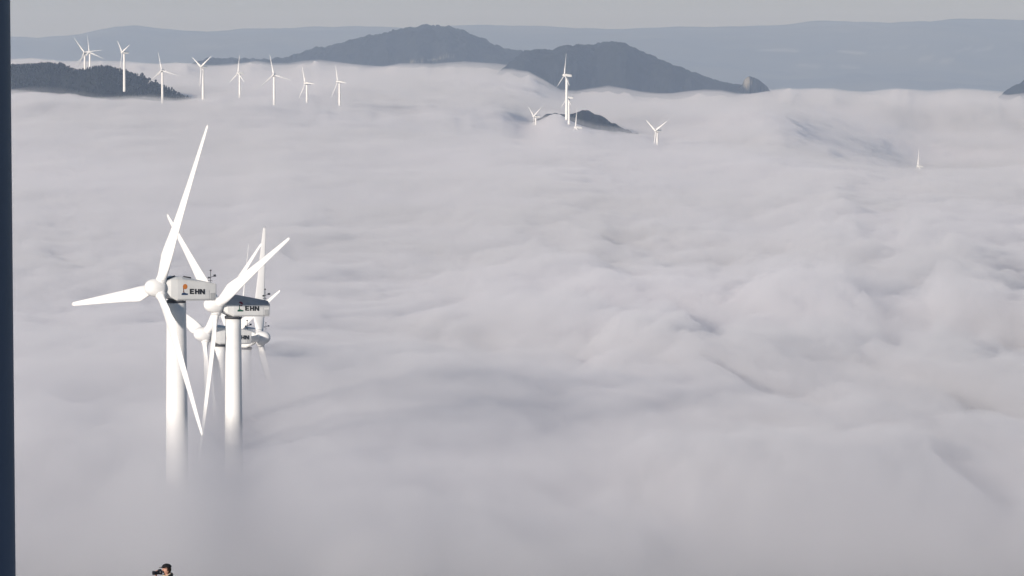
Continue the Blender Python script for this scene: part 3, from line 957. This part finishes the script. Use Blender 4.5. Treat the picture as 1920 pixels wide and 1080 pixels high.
def person_at(px, py_top, D, turn):
    top = at(px, py_top, D)
    base = Vector((top.x, D, top.z - 1.765))
    root = empty('person', base, turn)
    tag(root, 'person in a black cap raising a camera to the eye at the bottom edge', 'person')
    J = {'pelvis': (0, 0, 0.95, 0.125), 'waist': (0, 0, 1.10, 0.115), 'chest': (0, 0.0, 1.32, 0.135), 'neck0': (0, 0.0, 1.46, 0.062), 'neck1': (0, -0.005, 1.56, 0.056)}
    E = [('pelvis', 'waist'), ('waist', 'chest'), ('chest', 'neck0'), ('neck0', 'neck1')]
    wr = {-1: (-0.105, -0.225, 1.515), 1: (0.050, -0.265, 1.435)}
    for s, n in ((-1, 'r'), (1, 'l')):
        J['sh' + n] = (s * 0.185, 0.0, 1.40, 0.062)
        J['el' + n] = (s * 0.235, -0.17, 1.20, 0.044)
        J['fo' + n] = ((s * 0.235 + wr[s][0]) / 2 + s * 0.01, (-0.17 + wr[s][1]) / 2 - 0.01, (1.20 + wr[s][2]) / 2, 0.038)
        J['wr' + n] = (*wr[s], 0.026)
        J['hip' + n] = (s * 0.095, 0.0, 0.87, 0.095)
        J['kn' + n] = (s * 0.115, -0.03, 0.49, 0.062)
        J['an' + n] = (s * 0.12, 0.02, 0.09, 0.042)
        J['toe' + n] = (s * 0.14, -0.15, 0.04, 0.036)
        E += [('chest', 'sh' + n), ('sh' + n, 'el' + n), ('el' + n, 'fo' + n), ('fo' + n, 'wr' + n), ('pelvis', 'hip' + n), ('hip' + n, 'kn' + n), ('kn' + n, 'an' + n), ('an' + n, 'toe' + n)]
    body = skinned(J, E, 'pelvis', 2)
    ball(body, HC, (0.077, 0.098, 0.117), 32, 24, head_shape)
    # nose and ears
    tube(body, (0, HC.y - 0.088, HC.z + 0.012), (0, HC.y - 0.118, HC.z - 0.022), 0.009, 0.015, 10)
    for s in (-1, 1):
        ball(body, (s * 0.077, HC.y + 0.012, HC.z - 0.005), (0.009, 0.018, 0.032), 12, 8)
    # hands: palm and five bent digits closing on the camera
    def hand(s):
        w = Vector(wr[s])
        if s < 0:   # right hand wraps round the grip side of the body
            palm = w + Vector((0.012, -0.03, 0.045))
            dirs = [(Vector((0.0, -0.028, 0.048 - 0.019 * k)) , Vector((0.030, -0.020, 0.0)), Vector((0.030, 0.006, -0.002)), 0.95 + (0.1, 0.18, 0.08, -0.12)[k]) for k in range(4)]
            th = (Vector((0.010, 0.012, 0.05)), Vector((0.028, 0.012, 0.018)), Vector((0.024, 0.0, 0.004)))
        else:       # left hand lies under the lens, palm up
            palm = w + Vector((-0.02, -0.045, 0.022))
            dirs = [(Vector((-0.032 + 0.0, -0.034 + 0.020 * k, 0.006)), Vector((-0.034, -0.004, 0.010)), Vector((-0.014, 0.0, 0.030)), 0.95 + (-0.12, 0.08, 0.18, 0.1)[k]) for k in range(4)]
            th = (Vector((0.022, 0.0, 0.010)), Vector((0.012, -0.012, 0.030)), Vector((-0.006, -0.008, 0.026)))
        tube(body, w, palm, 0.027, 0.034, 12)
        ball(body, palm, (0.034, 0.036, 0.036) if s < 0 else (0.038, 0.042, 0.018), 14, 10)
        for k, (o0, d1, d2, ln) in enumerate(dirs):
            a = palm + o0; b_ = a + d1 * ln; c_ = b_ + d2 * ln
            join(body, skinned({'m': (*palm, 0.010), 'a': (*a, 0.0095), 'b': (*b_, 0.0088), 'c': (*c_, 0.0075)}, [('m', 'a'), ('a', 'b'), ('b', 'c')], 'm', 1))
        a = palm + th[0]; b_ = a + th[1]; c_ = b_ + th[2]
        join(body, skinned({'m': (*palm, 0.013), 'a': (*a, 0.0115), 'b': (*b_, 0.0105), 'c': (*c_, 0.009)}, [('m', 'a'), ('a', 'b'), ('b', 'c')], 'm', 1))
    hand(-1); hand(1)
    bo = link('body', body, M['skin'], root)
    rm = bo.modifiers.new('one_surface', 'REMESH')
    rm.mode = 'VOXEL'; rm.voxel_size = 0.0065; rm.use_smooth_shade = True
    sm = bo.modifiers.new('smooth', 'SMOOTH')
    sm.iterations = 2; sm.factor = 0.4
    # clothes
    T = {k: J[k] for k in J}
    tj = {k: (*J[k][:3], J[k][3] + 0.022) for k in ('pelvis', 'waist', 'chest', 'neck0')}
    te = [('pelvis', 'waist'), ('waist', 'chest'), ('chest', 'neck0')]
    for n in 'rl':
        for k in ('sh', 'el', 'fo'):
            tj[k + n] = (*J[k + n][:3], J[k + n][3] + 0.016)
        w = Vector(J['wr' + n][:3]); f_ = Vector(J['fo' + n][:3])
        c_ = f_.lerp(w, 0.8)
        tj['cuff' + n] = (*c_, 0.04)
        te += [('chest', 'sh' + n), ('sh' + n, 'el' + n), ('el' + n, 'fo' + n), ('fo' + n, 'cuff' + n)]
    link('jacket', skinned(tj, te, 'pelvis', 2), M['jacket'], root)
    tj = {'pelvis': (0, 0, 0.96, 0.135), 'seat': (0, 0.01, 0.90, 0.13)}
    te = [('pelvis', 'seat')]
    for n in 'rl':
        tj['hip' + n] = (*J['hip' + n][:3], 0.108); tj['kn' + n] = (*J['kn' + n][:3], 0.078); tj['an' + n] = (*J['an' + n][:3], 0.062)
        te += [('seat', 'hip' + n), ('hip' + n, 'kn' + n), ('kn' + n, 'an' + n)]
    link('trousers', skinned(tj, te, 'pelvis', 2), M['trouser'], root)
    for s in (-1, 1):
        bm = skinned({'h': (s * 0.12, 0.055, 0.05, 0.05), 'm': (s * 0.128, -0.03, 0.055, 0.052), 't': (s * 0.142, -0.17, 0.04, 0.042)}, [('h', 'm'), ('m', 't')], 'm', 2)
        link('shoe', bm, M['shoe'], root)
    bm = bmesh.new()
    n = 40
    rings = []
    for i in range(n):
        a = 2 * math.pi * i / n
        c_ = Vector((0.078 * math.cos(a), 0.0 + 0.088 * math.sin(a) - 0.01, 1.505 + 0.012 * math.sin(a * 3) + 0.02 * math.sin(a)))
        nrm = Vector((math.cos(a), math.sin(a), 0))
        rings.append([c_ + nrm * (0.026 * math.cos(b)) + Vector((0, 0, 0.036 * math.sin(b))) for b in [2 * math.pi * j / 10 for j in range(10)]])
    rings.append(rings[0])
    ring_loft(bm, rings, False, False)
    bmesh.ops.remove_doubles(bm, verts=bm.verts, dist=1e-5)
    link('scarf', bm, M['scarf'], root)
    bm = bmesh.new()
    rings = []
    for i in range(25):
        a = R(-25) + R(230) * i / 24
        c_ = Vector((0.108 * math.cos(a), 0.115 * math.sin(a) - 0.005, 1.485 + 0.03 * math.sin(a)))
        nrm = Vector((math.cos(a), math.sin(a), 0))
        e_ = 0.5 + 0.5 * min(1, 4 * math.sin(math.pi * i / 24))
        rings.append([c_ + nrm * (0.026 * e_ * math.cos(b)) + Vector((0, 0, 0.048 * e_ * math.sin(b))) for b in [2 * math.pi * j / 10 for j in range(10)]])
    ring_loft(bm, rings)
    link('collar', bm, M['jacket'], root)
    # hair: shell round the back and sides of the head
    bm = bmesh.new()
    ball(bm, HC + Vector((0, 0.012, 0.006)), (0.087, 0.104, 0.118), 36, 26)
    kill = [v for v in bm.verts if (v.co.z < HC.z - 0.085 + 0.03 * math.sin(v.co.x * 90)) or (v.co.y < HC.y - 0.035 and v.co.z < HC.z + 0.05) or (v.co.y < HC.y + 0.0 and v.co.z < HC.z - 0.03)]
    bmesh.ops.delete(bm, geom=kill, context='VERTS')
    h = link('hair', bm, M['hair'], root)
    so = h.modifiers.new('thick', 'SOLIDIFY'); so.thickness = 0.012; so.offset = -1
    # cap: crown and brim
    bm = bmesh.new()
    ball(bm, HC + Vector((0, 0.006, 0.048)), (0.094, 0.114, 0.086), 36, 24)
    bmesh.ops.delete(bm, geom=[v for v in bm.verts if v.co.z < HC.z + 0.052], context='VERTS')
    cp = link('cap', bm, M['cap'], root)
    so = cp.modifiers.new('thick', 'SOLIDIFY'); so.thickness = 0.006; so.offset = 1
    bm = bmesh.new()
    out = []
    inn = []
    for i in range(17):
        a = math.pi * (i / 16)
        cx = -0.084 * math.cos(a)
        inn.append(Vector((cx, HC.y - 0.070 * math.sin(a) - 0.02, HC.z + 0.060 - 0.012 * (cx / 0.084) ** 2)))
        out.append(Vector((cx * 1.02, HC.y - 0.072 * math.sin(a) - 0.022 - 0.098 * math.sin(a) ** 0.8, HC.z + 0.066 - 0.018 * (cx / 0.084) ** 2)))
    a_ = [bm.verts.new(p) for p in inn]; b_ = [bm.verts.new(p) for p in out]
    for i in range(16):
        bm.faces.new((a_[i], a_[i + 1], b_[i + 1], b_[i]))
    br = link('brim', bm, M['cap'], cp)
    so = br.modifiers.new('thick', 'SOLIDIFY'); so.thickness = 0.005
    for s in (-1, 1):
        bm = bmesh.new()
        ball(bm, (s * 0.031, HC.y - 0.0815, HC.z + 0.008), (0.012, 0.010, 0.0085), 14, 10)
        link('eye', bm, M['black'], root)
    bm = bmesh.new()
    ball(bm, (0, HC.y - 0.0945, HC.z - 0.062), (0.024, 0.006, 0.006), 14, 8)
    link('mouth', bm, mat('lips', (0.32, 0.12, 0.09), 0.5), root)
    # the camera in the hands
    rig = empty('camera', base + Matrix.Rotation(turn, 3, 'Z') @ Vector((-0.012, -0.178, 1.585)), turn)
    tag(rig, 'black camera held up to the face of the person at the bottom edge', 'camera')
    bm = bmesh.new()
    vs = box(bm, (0, 0, 0), (0.145, 0.062, 0.095))
    vs += box(bm, (0.0, -0.004, 0.058), (0.060, 0.058, 0.030))
    vs += box(bm, (-0.060, -0.036, -0.004), (0.034, 0.022, 0.080))
    bmesh.ops.bevel(bm, geom=list(bm.edges), offset=0.007, segments=2, affect='EDGES')
    link('camera_body', bm, M['camblack'], rig)
    bm = bmesh.new()
    lathe(bm, [(0.040, -0.030), (0.042, -0.075), (0.0385, -0.08), (0.0385, -0.120), (0.041, -0.124), (0.041, -0.150), (0.037, -0.152)], 28, 'Y', (0.008, 0, -0.004))
    link('lens', bm, M['camblack'], rig)
    bm = bmesh.new()
    lathe(bm, [(0.043, -0.138), (0.048, -0.182), (0.044, -0.183), (0.040, -0.153), (0.040, -0.140)], 28, 'Y', (0.008, 0, -0.004))
    link('lens_hood', bm, M['camblack'], rig)
    bm = bmesh.new()
    lathe(bm, [(0.002, -0.158), (0.020, -0.156), (0.034, -0.1535)], 24, 'Y', (0.008, 0, -0.004))
    link('front_glass', bm, M['glass'], rig)
    return root

person_at(313.5, 1057.3, 96.0, R(-58))

# ------------------------------------------------------------------ render settings
c = scene.cycles
c.max_bounces = 20
c.diffuse_bounces = 3
c.glossy_bounces = 2
c.volume_bounces = 18
c.transparent_max_bounces = 48
c.transmission_bounces = 2
c.caustics_reflective = False
c.caustics_refractive = False
c.use_adaptive_sampling = False
c.use_denoising = True
try:
    c.denoiser = 'OPENIMAGEDENOISE'
    c.denoising_input_passes = 'RGB_ALBEDO_NORMAL'
except Exception:
    pass
scene.view_settings.view_transform = 'Standard'
scene.view_settings.look = 'None'
scene.view_settings.gamma = 1
scene.view_settings.exposure = 0.06
